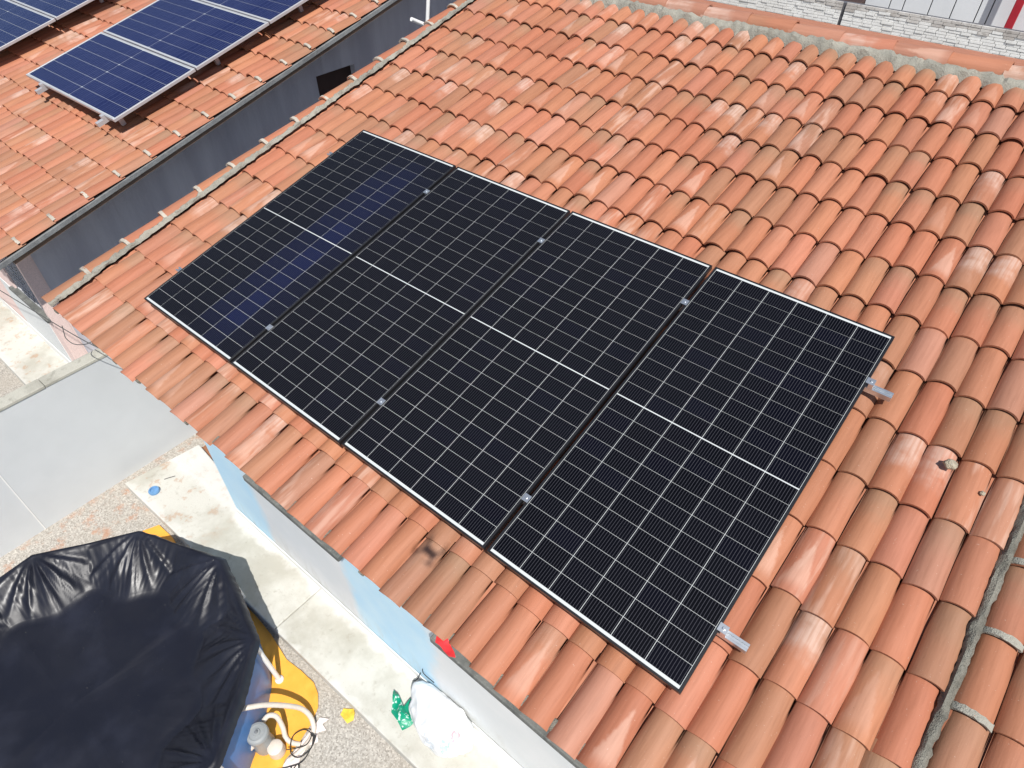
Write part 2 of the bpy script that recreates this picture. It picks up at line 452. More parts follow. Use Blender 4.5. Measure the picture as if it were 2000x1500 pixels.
class MB:
    def __init__(s):
        s.v = []; s.f = []
    def box(s, x0, x1, y0, y1, z0, z1):
        b = len(s.v)
        s.v += [(x, y, z) for x in (x0, x1) for y in (y0, y1) for z in (z0, z1)]
        for q in ((0, 1, 3, 2), (4, 6, 7, 5), (0, 4, 5, 1), (2, 3, 7, 6), (0, 2, 6, 4), (1, 5, 7, 3)):
            s.f.append(tuple(b + i for i in q))
        return s
    def tube(s, pts, r, seg=8, cap=True):
        pts = [Vector(p) for p in pts]
        b = len(s.v)
        up = Vector((0.123, 0.31, 0.94)).normalized()
        for i, p in enumerate(pts):
            a = pts[max(i - 1, 0)]; c = pts[min(i + 1, len(pts) - 1)]
            d = (c - a).normalized()
            x = d.cross(up)
            if x.length < 1e-3:
                x = d.cross(Vector((1, 0, 0)))
            x.normalize(); y = d.cross(x)
            rr = r[i] if isinstance(r, (list, tuple)) else r
            for k_ in range(seg):
                an = 2 * PI * k_ / seg
                s.v.append(tuple(p + x * math.cos(an) * rr + y * math.sin(an) * rr))
        for i in range(len(pts) - 1):
            for k_ in range(seg):
                q = (k_ + 1) % seg
                s.f.append((b + i * seg + k_, b + i * seg + q, b + (i + 1) * seg + q, b + (i + 1) * seg + k_))
        if cap:
            s.f.append(tuple(b + k_ for k_ in range(seg))[::-1])
            s.f.append(tuple(b + (len(pts) - 1) * seg + k_ for k_ in range(seg)))
        return s
    def lathe(s, prof, seg=24, c=(0, 0, 0)):
        b = len(s.v)
        for r, z in prof:
            for k_ in range(seg):
                an = 2 * PI * k_ / seg
                s.v.append((c[0] + r * math.cos(an), c[1] + r * math.sin(an), c[2] + z))
        for i in range(len(prof) - 1):
            for k_ in range(seg):
                q = (k_ + 1) % seg
                s.f.append((b + i * seg + k_, b + i * seg + q, b + (i + 1) * seg + q, b + (i + 1) * seg + k_))
        s.f.append(tuple(b + k_ for k_ in range(seg))[::-1])
        s.f.append(tuple(b + (len(prof) - 1) * seg + k_ for k_ in range(seg)))
        return s
    def prism(s, poly, z0, z1):
        b = len(s.v); n = len(poly)
        s.v += [(p[0], p[1], z0) for p in poly] + [(p[0], p[1], z1) for p in poly]
        s.f.append(tuple(b + i for i in range(n))[::-1])
        s.f.append(tuple(b + n + i for i in range(n)))
        for i in range(n):
            j = (i + 1) % n
            s.f.append((b + i, b + j, b + n + j, b + n + i))
        return s
    def mesh(s, name, bevel=0.0, smooth=False, bseg=2):
        me = bpy.data.meshes.new(name)
        me.from_pydata([tuple(q) for q in s.v], [], s.f)
        bm = bmesh.new(); bm.from_mesh(me)
        bmesh.ops.recalc_face_normals(bm, faces=bm.faces)
        if bevel:
            ed = [e for e in bm.edges if len(e.link_faces) == 2 and e.calc_face_angle(0) > 0.5]
            bmesh.ops.bevel(bm, geom=ed, offset=bevel, segments=bseg, affect='EDGES', profile=0.5, clamp_overlap=True)
        bm.to_mesh(me); bm.free()
        if smooth:
            me.shade_smooth()
            sharp_by_angle(me, 0.7)
        return me

def sharp_by_angle(me, ang):
    bm = bmesh.new(); bm.from_mesh(me)
    for e in bm.edges:
        if len(e.link_faces) == 2:
            e.smooth = e.calc_face_angle(0) < ang
    bm.to_mesh(me); bm.free()

def roof_matrix(dn=0.0, dz=0.0):
    return Matrix.Translation((0, 0, ZG + dz)) @ Matrix.Rotation(TH, 4, 'X') @ Matrix.Translation((0, 0, dn))
RM = roof_matrix()

def project(p):
    d = Vector(p) - CAM_LOC
    z = d.dot(CAM_F)
    if z < 0.1:
        return None
    f = 1283.8
    return 1000 + f * d.dot(CAM_R) / z, 750 + f * d.dot(CAM_D) / z, z

def smooth_path(pts, n=6):
    P = [Vector(p) for p in pts]; out = []
    for i in range(len(P) - 1):
        p0 = P[max(i - 1, 0)]; p1 = P[i]; p2 = P[i + 1]; p3 = P[min(i + 2, len(P) - 1)]
        for k_ in range(n):
            t = k_ / n
            out.append(0.5 * ((2 * p1) + (p2 - p0) * t + (2 * p0 - 5 * p1 + 4 * p2 - p3) * t * t + (3 * p1 - p0 - 3 * p2 + p3) * t ** 3))
    out.append(P[-1])
    return out

# ---------------------------------------------------------------- ground
def grid_mesh(name, x0, x1, y0, y1, z):
    m = MB(); m.v = [(x0, y0, z), (x1, y0, z), (x1, y1, z), (x0, y1, z)]; m.f = [(0, 1, 2, 3)]
    return m.mesh(name)
g = link('ground', grid_mesh('ground', -150, 150, -150, 150, 0), mat='ground', kind='structure')

# raised concrete ledges along the two fronts (pavements)
def ledge_mesh(name, poly, h=0.12):
    return MB().prism(poly, -0.05, h).mesh(name, bevel=0.012)
pv = link('pavement', ledge_mesh('pavement', [(-1.26, -0.63), (1.36, -0.595), (1.36, 0.3), (-0.3, 0.3), (-0.42, 0.12), (-1.14, 0.19)]), mat='ledge', kind='structure')
link('paving_slab', ledge_mesh('paving_slab', [(1.366, -0.595), (6.6, -0.52), (6.6, 0.3), (1.366, 0.3)]), pv, mat='ledge')
link('pavement', ledge_mesh('pavement', [(-9.0, -0.60), (-1.60, -0.66), (-1.60, 0.25), (-9.0, 0.25)]), mat='ledge', kind='structure')
link('path', MB().prism([(-1.13, 0.196), (-0.43, 0.126), (-0.31, 0.305), (-0.005, 0.305), (-0.005, 5.5), (-1.13, 5.5)], -0.05, 0.06).mesh('path'), mat='floor_brown', kind='structure')

# ---------------------------------------------------------------- roof tiles
PITCH, ROW, TLEN = 0.1622, 0.395, 0.455
def tile_mesh(name, L=TLEN, hw0=0.0803, hw1=0.0776, r0=0.0515, r1=0.047, seg=9, thick=0.0125, drop=0.0265, seed=0, rows=2):
    """barrel cover tile: y up the slope from the lower end, x across, z out of the roof"""
    rnd = random.Random(seed)
    sk = rnd.uniform(-0.003, 0.003); tw = rnd.uniform(-0.003, 0.003)
    V = []; F = []; UV = []
    def ring(t, shrink):
        hw = hw0 + (hw1 - hw0) * t - shrink; rr = r0 + (r1 - r0) * t - shrink
        R = (hw * hw + rr * rr) / (2 * rr)
        a = math.asin(min(1, hw / R)) if rr < R else PI - math.asin(min(1, hw / R))
        zc = rr - R - drop * t
        row = []
        for k_ in range(seg + 1):
            s_ = k_ / seg
            an = -a + 2 * a * s_
            row.append((R * math.sin(an) + sk * math.sin(t * PI), L * t + tw * math.sin(an * 2) * (1 - t), zc + R * math.cos(an) + 0.0015 * math.sin(t * PI)))
        return row
    T = [i / rows for i in range(rows + 1)]
    for sh in (0.0, thick):
        for t in T:
            rg = ring(t, sh)
            for k_, p in enumerate(rg):
                V.append(p); UV.append((k_ / seg, t))
    n = seg + 1; o2 = n * len(T)
    for i in range(rows):
        for k_ in range(seg):
            a_ = i * n + k_
            F.append((a_, a_ + 1, a_ + n + 1, a_ + n))
    for k_ in range(seg):                                   # underside: one strip
        F.append((o2 + k_, o2 + rows * n + k_, o2 + rows * n + k_ + 1, o2 + k_ + 1))
        F.append((k_, o2 + k_, o2 + k_ + 1, k_ + 1))
    F.append((0, rows * n, o2 + rows * n, o2))
    F.append((seg, o2 + seg, o2 + rows * n + seg, rows * n + seg))
    me = bpy.data.meshes.new(name)
    me.from_pydata(V, [], F)
    ul = me.uv_layers.new(name='UVMap')
    for lp in me.loops:
        ul.data[lp.index].uv = UV[lp.vertex_index]
    me.shade_smooth()
    sharp_by_angle(me, 0.85)
    return me

def tile_variants(seg, rows, n=4, **kw):
    out = []
    for i in range(n):
        me = tile_mesh('roof_tile', seg=seg, rows=rows, seed=i, **kw)
        me.materials.append(MT['tile'])
        out.append(me)
    return out

def join_tiles(name, items, mat='tile_j'):
    """items: (mesh, matrix, rnd4) joined into one mesh with a per-tile random colour"""
    V = []; F = []; UVL = []; RC = []
    for me, M, r in items:
        b = len(V)
        for v in me.vertices:
            V.append(tuple(M @ v.co)); RC.append(r)
        ul = me.uv_layers['UVMap'].data
        for p in me.polygons:
            F.append(tuple(b + i for i in p.vertices))
            UVL += [tuple(ul[li].uv) for li in p.loop_indices]
    me = bpy.data.meshes.new(name)
    me.from_pydata(V, [], F)
    ul = me.uv_layers.new(name='UVMap')
    ul.data.foreach_set('uv', [c for q in UVL for c in q])
    at = me.attributes.new('rnd', 'FLOAT_COLOR', 'POINT')
    at.data.foreach_set('color', [c for q in RC for c in q])
    me.shade_smooth()
    sharp_by_angle(me, 0.85)
    me.materials.append(MT[mat])
    return me

def rnd4():
    return (random.random(), random.random(), random.random(), random.random())

N_EDGE = -0.158          # height of the lower tile edges under the panel plane
TV_HI = tile_variants(10, 2)
TV_LO = tile_variants(7, 1)
TV_TOP = [tile_mesh('roof_tile', L=0.32, hw1=0.074, r1=0.047, drop=0.006, seg=8, rows=1, seed=20 + i) for i in range(2)]
for m_ in TV_TOP:
    m_.materials.append(MT['tile'])

def lay_tiles(RMx, parent, cols, rows_v, skip=None, limit=300, top_row=None, jit=0.0035):
    """cols: list of u centres, rows_v: list of lower-end v.  The largest in view become single objects."""
    cand = []
    for ci, u in enumerate(cols):
        cu = random.uniform(-0.003, 0.003)
        for ri, v in enumerate(rows_v):
            top = top_row is not None and ri == top_row
            M = RMx @ Matrix.Translation((u + cu + random.gauss(0, jit * 0.5), v + random.gauss(0, jit * 1.8) + (random.uniform(-0.028, 0.02) if random.random() < 0.06 else 0), N_EDGE + random.gauss(0, 0.0026))) \
                @ Matrix.Rotation(math.radians(random.gauss(0, 0.75)), 4, 'Z') @ Matrix.Rotation(math.radians(random.gauss(0, 0.35)), 4, 'X') \
                @ Matrix.Rotation(math.radians(random.gauss(0, 1.3)), 4, 'Y')
            c = M @ Vector((0, 0.2, 0.04))
            pr = project(c)
            size = 0.0
            if pr and -60 < pr[0] < 2060 and -60 < pr[1] < 1560:
                nrm = (RMx.to_3x3() @ Vector((0, 0, 1)))
                size = abs((CAM_LOC - c).normalized().dot(nrm)) / pr[2] ** 2
                if skip and skip(u, v):
                    size = 0.0
            cand.append((size, M, top))
    order = sorted(range(len(cand)), key=lambda i: -cand[i][0])
    single = set(i for i in order[:limit] if cand[i][0] > 0)
    rest = []
    for i, (size, M, top) in enumerate(cand):
        r = rnd4()
        if i in single:
            me = TV_TOP[i % 2] if top else (TV_HI if size > 0.018 else TV_LO)[random.randrange(4)]
            o = link('tile', me, parent, M)
            o.color = r
        else:
            me = TV_TOP[i % 2] if top else TV_LO[i % 4]
            rest.append((me, WM[parent].inverted() @ M, r))
    return rest

def channel_strip(u0s, v0, v1, ROWv, n_off=-0.194):
    m = MB()
    for u in u0s:
        v = v0
        while v < v1:
            ve = min(v + ROWv + 0.03, v1)
            b = len(m.v); seg = 4
            for (vv, dz) in ((v, 0.010), (ve, 0.0)):
                for k_ in range(seg + 1):
                    s_ = -1 + 2 * k_ / seg
                    m.v.append((u + 0.050 * s_, vv, n_off + dz + 0.020 * s_ * s_))
            for k_ in range(seg):
                m.f.append((b + k_, b + k_ + 1, b + seg + 2 + k_, b + seg + 1 + k_))
            v += ROWv
    return m.mesh('channel_tiles')

def lumpy_strip(path, width, height, seed, n=4, across=(-1, -0.6, 0, 0.6, 1), rough=0.35):
    """a rough bead of mortar along a path given in roof coordinates (u, v, n)"""
    P = []
    for i in range(len(path) - 1):
        a = Vector(path[i]); b = Vector(path[i + 1])
        k_n = max(2, int((b - a).length / 0.025))
        P += [a.lerp(b, j / k_n) for j in range(k_n)]
    P.append(Vector(path[-1]))
    m = MB(); na = len(across)
    for i, p in enumerate(P):
        d = (P[min(i + 1, len(P) - 1)] - P[max(i - 1, 0)]).normalized()
        sx = d.cross(Vector((0, 0, 1))).normalized()
        for s_ in across:
            nz = mn.noise(Vector((p.x * 30 + seed, p.y * 30, s_ * 2.0))) * rough + mn.noise(Vector((p.x * 9 + seed, p.y * 9, s_ * 1.1))) * rough
            w_ = width * 0.5 * s_ * (1 + nz * 0.8)
            h_ = height * (1 - s_ * s_) * (1 + nz) - 0.004 * (abs(s_) > 0.9)
            m.v.append(tuple(p + sx * w_ + Vector((0, 0, h_))))
    for i in range(len(P) - 1):
        for k_ in range(na - 1):
            a_ = i * na + k_
            m.f.append((a_, a_ + 1, a_ + na + 1, a_ + na))
    return m

def add_mb(m, o):
    b = len(m.v)
    m.v += o.v
    m.f += [tuple(b + i for i in f) for f in o.f]

# ------------------------------------------------------------ our house
house = thing('house', 'light blue house with the orange barrel tile roof that carries the four black panels', 'house', (2.2, 2.5, 0))
# walls: front in pieces between the openings, side and back walls
wl = MB()
WIN = [(0.90, 2.02), (3.08, 4.55)]
wl.box(0.0, WIN[0][0], -0.06, 0.09, 0.0, 2.55)
wl.box(WIN[0][1], WIN[1][0], -0.06, 0.09, 0.0, 2.55)
wl.box(WIN[1][1], 6.6, -0.06, 0.09, 0.0, 2.55)
for a, b in WIN:
    wl.box(a, b, -0.06, 0.09, 0.0, 1.40)
    wl.box(a, b, -0.06, 0.09, 2.35, 2.55)
wl.box(0.0, 0.15, 0.09, 5.3, 0.0, 2.7)
wl.box(0.15, 6.6, 5.15, 5.3, 0.0, 3.6)
link('wall', wl.mesh('front_wall'), house, mat='blue_wall')
for a, b in WIN:
    s_ = link('window_sill', MB().box(a - 0.05, b + 0.05, -0.145, 0.08, 1.401, 1.465).mesh('window_sill', bevel=0.01), house, mat='sill')
    w_ = link('window', MB().box(a, b, 0.02, 0.06, 1.466, 1.51).box(a, b, 0.02, 0.06, 2.30, 2.349).box(a, a + 0.05, 0.02, 0.06, 1.511, 2.299)
              .box(b - 0.05, b, 0.02, 0.06, 1.511, 2.299).box((a + b) / 2 - 0.025, (a + b) / 2 + 0.025, 0.02, 0.06, 1.511, 2.299).mesh('window_frame'), house, mat='white_paint')
    link('pane', MB().box(a + 0.051, (a + b) / 2 - 0.026, 0.036, 0.042, 1.512, 2.298).box((a + b) / 2 + 0.026, b - 0.051, 0.036, 0.042, 1.512, 2.298).mesh('pane'), w_, mat='glass_dark')
link('plinth', MB().box(0.02, 6.6, -0.075, -0.0665, 0.119, 0.20).mesh('plinth'), house, mat='white_paint')

ROWS = [-0.475 + ROW * k_ for k_ in range(15)]              # last one is the short top row
COLS = [-0.83 + PITCH * (k_ + 0.5) for k_ in range(39)]     # from the verge mortar to the mortar seam
U_SEAM = -0.83 + PITCH * 39
roof = link('roof', MB().box(-1.06, U_SEAM + 0.04, -0.40, 5.60, -0.30, -0.206).mesh('roof_deck'), house, RM, mat='deck')
PW, PH, PGAP = 1.134, 2.382, 0.0213
def under_panels(u, v):
    return 0.0 < u < 4.55 and 0.02 < v and v + 0.4 < PH
# the verge column first (it belongs to the 300)
rest = lay_tiles(RM, roof, [-0.985] + COLS, ROWS, under_panels, 300, top_row=14)
link('tile_field', join_tiles('tile_field', rest), roof, RM, kind='stuff')
link('channel_tiles', channel_strip([-0.83 + PITCH * k_ for k_ in range(40)], -0.43, 5.4, ROW), roof, RM, mat='channel', kind='stuff')
# verge: rough white mortar between the verge column and the field, lips under each verge tile
mv = lumpy_strip([(-0.878, -0.47, -0.135), (-0.885, 2.2, -0.130), (-0.88, 5.3, -0.135)], 0.050, 0.024, 3, rough=0.8)
link('verge_mortar', mv.mesh('verge_mortar', smooth=True), roof, RM, mat='mortar')
def lip_mesh(a0, a1, r_out, r_in, seed, seg=8):
    rnd = random.Random(seed); m = MB()
    for dv in (-0.012, 0.02):
        for k_ in range(seg + 1):
            an = a0 + (a1 - a0) * k_ / seg
            m.v.append((r_out * math.sin(an), dv + rnd.uniform(-.004, .004), -0.020 + r_out * 0.86 * math.cos(an) ** 0.8 + rnd.uniform(-.001, .001)))
            m.v.append((r_in * math.sin(an), dv, -0.026 + r_in * 0.88 * math.cos(an) ** 0.8))
    n2 = 2 * (seg + 1)
    for k_ in range(seg):
        i0 = 2 * k_
        m.f += [(i0, i0 + 2, i0 + 3, i0 + 1), (i0, i0 + n2, i0 + n2 + 2, i0 + 2)]
    return m.mesh('mortar_lip', smooth=True)
LIPS = [lip_mesh(-1.2, 1.2, 0.087, 0.070, i) for i in range(3)]
for i, v in enumerate(ROWS[1:14]):
    link('mortar_lip', LIPS[i % 3], roof, RM @ Matrix.Translation((-0.985, v + random.uniform(-.006, .008), N_EDGE - random.uniform(0, .004))) @ Matrix.Rotation(random.uniform(-.1, .1), 4, 'Z'), mat='mortar_white')
link('verge_board', MB().box(-1.066, -1.04, -0.43, 5.55, -0.24, -0.172).mesh('verge_board', bevel=0.004), roof, RM, mat='channel')
# eave mortar plugs between the columns
PLUG = []
for i in range(4):
    w_ = random.uniform(0.016, 0.028)
    PLUG.append(MB().box(-w_, w_, -0.06 - random.uniform(0, 0.02), 0, 0, 0.036 + random.uniform(-0.01, 0.008)).mesh('eave_mortar', bevel=0.006))
for k_ in range(40):
    link('eave_mortar', PLUG[random.randrange(4)], roof, RM @ Matrix.Translation((-0.83 + PITCH * k_, -0.40, -0.195)) @ Matrix.Rotation(random.uniform(-.15, .15), 4, 'Z'), mat='mortar_grey')
# ridge: half round caps bedded in mortar
rb = lumpy_strip([(-1.02, 5.375, -0.165), (6.6, 5.375, -0.165)], 0.17, 0.080, 11, across=(-1, -0.8, -0.55, -0.25, 0.05, 0.35, 0.65, 1), rough=0.30)
link('ridge_mortar', rb.mesh('ridge_mortar', smooth=True), roof, RM, mat='mortar')
RCAP = [tile_mesh('ridge_cap', L=0.47, hw0=0.098, hw1=0.088, r0=0.072, r1=0.064, seg=9, rows=1, drop=0.010, seed=40 + i) for i in range(3)]
for m_ in RCAP:
    m_.materials.append(MT['tile'])
for k_ in range(18):
    u = 2.134 + 0.437 * (k_ - 7) + 0.437
    M = RM @ Matrix.Translation((u, 5.485 + random.gauss(0, 0.006), -0.112)) @ Matrix.Rotation(PI / 2 + math.radians(random.gauss(0, 1)), 4, 'Z')
    o = link('ridge_tile', RCAP[k_ % 3], roof, M)
    o.color = (random.choice((0.65, 0.55, 0.25, 0.98)), random.random() * 0.8, random.random(), random.choice((0.3, 0.97)))
link('back_slope', MB().box(-1.06, 6.6, 0.0, 5.5, -0.12, -0.02).mesh('back_slope'), roof,
     Matrix.Translation(RM @ Vector((0, 5.60, -0.10))) @ Matrix.Rotation(-TH, 4, 'X'), mat='channel')

# ------------------------------------------------------------ adjoining roof on the right, beyond the seam
house2 = thing('house', 'adjoining house whose tile roof continues beyond the grey mortar seam at the right edge', 'house', (8.0, 2.5, 0))
wl = MB().box(6.61, 9.6, -0.06, 0.09, 0, 2.55).box(9.45, 9.6, 0.09, 5.3, 0, 2.7).box(6.61, 9.45, 5.15, 5.3, 0, 3.6)
link('wall', wl.mesh('wall'), house2, mat='pale_wall')
roof2 = link('roof', MB().box(U_SEAM + 0.045, 9.7, -0.40, 5.60, -0.30, -0.206).mesh('roof_deck'), house2, RM, mat='deck')
ROWS2 = [-0.475 - 0.03 + ROW * k_ for k_ in range(15)]
C2 = [U_SEAM + 0.112 + PITCH * k_ for k_ in range(24)]
rest = lay_tiles(RM, roof2, C2, ROWS2, None, 300, top_row=14)
link('tile_field', join_tiles('tile_field', rest), roof2, RM, kind='stuff')
link('channel_tiles', channel_strip([U_SEAM + 0.112 + PITCH * (k_ + 0.5) for k_ in range(24)], -0.43, 5.4, ROW), roof2, RM, mat='channel', kind='stuff')
sm = lumpy_strip([(U_SEAM + 0.012, -0.45, -0.152), (U_SEAM + 0.008, 2.4, -0.150), (U_SEAM + 0.012, 5.3, -0.158)], 0.056, 0.030, 21, across=(-1, -0.7, -0.35, 0, 0.35, 0.7, 1), rough=0.5)
link('mortar_seam', sm.mesh('mortar_seam', smooth=True), roof2, RM, mat='mortar_grey')
JL = [lip_mesh(-1.22, 1.1, 0.0885, 0.078, 60 + i, 10) for i in range(3)]
for i, v in enumerate(ROWS2[1:14]):
    link('joint_mortar', JL[i % 3], roof2, RM @ Matrix.Translation((C2[0], v, N_EDGE)), mat='mortar')

# ------------------------------------------------------------ neighbouring house on the left
DN = -0.39
RMN = roof_matrix(DN)
nhouse = thing('house', 'neighbouring pink house with two arrays of blue panels on its tile roof', 'house', (-6.0, 2.5, 0))
XS = -3.20                                                  # its side wall
nw = MB().box(-9.5, -4.16, -0.11, 0.05, 0, 2.18).box(-4.16, XS, -0.11, 0.05, 0, 1.03).box(-3.27, XS, -0.11, 0.05, 1.03, 2.18)
nw.box(-4.16, -3.27, -0.11, 0.05, 2.06, 2.18)
link('wall', nw.mesh('front_wall'), nhouse, mat='pink_wall')
# side wall with a sloping top, in the shade of the verge
sv = [(XS - 0.001, 0.06), (XS - 0.001, 6.6)]
def side_top(y):
    return ZG + y * math.tan(TH) + (DN - 0.31) / math.cos(TH)
sw = MB()
W0, W1 = 4.13, 4.80
ys = [0.051, W0, W1, 9.5]
for i in range(3):
    y0, y1 = ys[i], ys[i + 1]
    zt0, zt1 = side_top(y0), side_top(y1)
    parts = [(0, None)] if i != 1 else [(0, 1.90), (2.66, None)]
    for zb, zt in parts:
        b = len(sw.v)
        for x in (XS - 0.15, XS):
            sw.v += [(x, y0, zb), (x, y1, zb), (x, y1, zt1 if zt is None else zt), (x, y0, zt0 if zt is None else zt)]
        sw.f += [(b, b + 1, b + 2, b + 3), (b + 7, b + 6, b + 5, b + 4), (b, b + 4, b + 5, b + 1), (b + 2, b + 6, b + 7, b + 3), (b + 1, b + 5, b + 6, b + 2), (b + 3, b + 7, b + 4, b)]
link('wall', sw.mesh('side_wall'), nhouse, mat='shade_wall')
link('corner_strip', MB().box(XS, XS + 0.004, -0.11, 0.03, 0, side_top(0) - 0.01).mesh('corner_strip'), nhouse, mat='pink_wall')
nwin = link('window', MB().box(XS - 0.14, XS - 0.10, W0, W1, 1.90, 2.66).mesh('window'), nhouse, mat='dark')
link('render_panel', MB().box(-4.75, -3.42, -0.117, -0.1105, 0.26, 1.00).mesh('render_panel'), nhouse, mat='pale_wall')
link('plinth', MB().box(-9.5, XS, -0.124, -0.1175, 0.119, 0.26).mesh('plinth'), nhouse, mat='white_paint')
link('window_sill', MB().box(-4.26, XS, -0.155, 0.0, 1.031, 1.075).mesh('window_sill', bevel=0.01), nhouse, mat='sill')
gw = link('window', MB().box(-4.155, -3.275, -0.04, -0.01, 1.08, 2.055).mesh('window_pane'), nhouse, mat='glass_dark')
# ornate white grille in front of that window
gr = MB()
random.seed(31)
for i in range(13):
    x = -4.15 + 0.072 * i
    gr.tube([(x, -0.085, 1.08), (x + random.uniform(-.01, .01), -0.09, 1.6), (x, -0.085, 2.06)], 0.006, 5)
for i in range(14):
    z = 1.10 + 0.072 * i
    gr.tube([(-4.16, -0.085, z), (-3.70, -0.093, z + 0.01), (-3.27, -0.085, z)], 0.006, 5)
for i in range(60):
    cx = random.uniform(-4.1, -3.33); cz = random.uniform(1.13, 2.0); rr = random.uniform(0.02, 0.045)
    gr.tube([(cx + rr * math.cos(a * PI / 5), -0.088, cz + rr * math.sin(a * PI / 5)) for a in range(10)], 0.005, 4)
link('grille', gr.mesh('grille'), gw, mat='alu_frame')

NROWS = [-0.60 + 0.40 * k_ for k_ in range(23)]
NCOLS = [-2.82 - PITCH * k_ for k_ in range(36)]
nroof = link('roof', MB().box(-9.2, -2.76, -0.36, 9.0, -0.30, -0.206).mesh('roof_deck'), nhouse, RMN, mat='deck')
NP0, NPW, NPH, NPITCH = -3.365, 2.28, 1.134, 1.152
NV = [1.455, 1.455 + NPITCH, 1.455 + 2 * NPITCH]
def n_under(u, v):
    return (-5.55 < u < -3.75 and v > 1.6)
_row = ROW
rest = lay_tiles(RMN, nroof, NCOLS, NROWS, n_under, 300)
link('tile_field', join_tiles('tile_field', rest), nroof, RMN, kind='stuff')
link('channel_tiles', channel_strip([-2.82 - PITCH * (k_ + 0.5) for k_ in range(36)], -0.55, 8.9, 0.40), nroof, RMN, mat='channel', kind='stuff')
link('verge_board', MB().box(-2.775, -2.735, -0.50, 9.0, -0.250, -0.200).mesh('verge_board', bevel=0.004), nroof, RMN, mat='coping_blue')
NL = [lip_mesh(-0.5, 1.1, 0.085, 0.070, 80 + i) for i in range(3)]
for i, v in enumerate(NROWS[1:]):
    link('mortar_lip', NL[i % 3], nroof, RMN @ Matrix.Translation((-2.82, v, N_EDGE)), mat='mortar_white')

# ---------------------------------------------------------------- black solar panels
random.seed(5)
CU, CV = 0.1807, 0.1037
PU, PV = 0.1837, 0.1056
cell_me = MB().box(-CU / 2, CU / 2, -CV / 2, CV / 2, -0.0012, 0.0).mesh('solar_cell'); cell_me.materials.append(MT['cell'])
FR = 0.035
fm = MB()
fm.box(0, 0.0145, 0, PH, -FR, 0); fm.box(PW - 0.0145, PW, 0, PH, -FR, 0)
fm.box(0.0146, PW - 0.0146, 0, 0.0115, -FR, 0); fm.box(0.0146, PW - 0.0146, PH - 0.0115, PH, -FR, 0)
frame_me = fm.mesh('panel_frame', bevel=0.0012, bseg=1); frame_me.materials.append(MT['frame_black'])
lam_me = MB().box(0.0147, PW - 0.0147, 0.0117, PH - 0.0117, -0.008, -0.0035).mesh('laminate'); lam_me.materials.append(MT['backsheet'])
back_me = MB().box(0.45, 0.53, 1.15, 1.25, -0.026, -0.0085).mesh('junction_box'); back_me.materials.append(MT['frame_black'])
PLAB = ['leftmost of the four black solar panels, with a bluish stripe of cells',
        'second black solar panel from the left on the roof',
        'third black solar panel from the left on the roof',
        'rightmost black solar panel, silver rail stubs sticking out beside it']
MIDG = 0.0058
for i in range(4):
    u0 = i * (PW + PGAP)
    M0 = RM @ Matrix.Translation((u0, (0.0, -0.002, 0.001, 0.003)[i], 0)) @ Matrix.Rotation(math.radians((0.05, -0.08, 0.03, -0.03)[i]), 4, 'Z')
    p = thing('solar_panel', PLAB[i], 'solar panel', group='black solar panels on the blue house', M=M0)
    link('frame', frame_me, p, M0); link('laminate', lam_me, p, M0); link('junction_box', back_me, p, M0)
    for a in range(6):
        for b in range(22):
            x = PW / 2 + (a - 2.5) * PU
            y = PH / 2 + (b - 10.5) * PV + (MIDG / 2 if b > 10 else -MIDG / 2)
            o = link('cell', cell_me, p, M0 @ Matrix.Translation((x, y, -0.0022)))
            d = random.uniform(0.75, 1.3)
            c = [0.0011 * d, 0.0011 * d, 0.0026 * d]
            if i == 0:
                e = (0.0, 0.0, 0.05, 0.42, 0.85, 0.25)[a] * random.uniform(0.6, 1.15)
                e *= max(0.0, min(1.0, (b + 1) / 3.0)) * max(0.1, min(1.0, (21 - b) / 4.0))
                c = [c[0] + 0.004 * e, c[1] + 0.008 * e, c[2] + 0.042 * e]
            elif random.random() < 0.12:
                c[2] += 0.0016
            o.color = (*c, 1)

def hexbolt(m, x, y, z, r=0.007, h=0.006):
    m.prism([(x + r * math.cos(a * PI / 3), y + r * math.sin(a * PI / 3)) for a in range(6)], z, z + h)

def rail_profile(m, x0, x1, yc, z0, z1, w=0.04):
    m.box(x0, x1, yc - w / 2, yc - w / 2 + 0.012, z0, z1)
    m.box(x0, x1, yc + w / 2 - 0.012, yc + w / 2, z0, z1)
    m.box(x0, x1, yc - w / 2 + 0.0121, yc + w / 2 - 0.0121, z0 + 0.001, z1 - 0.012)

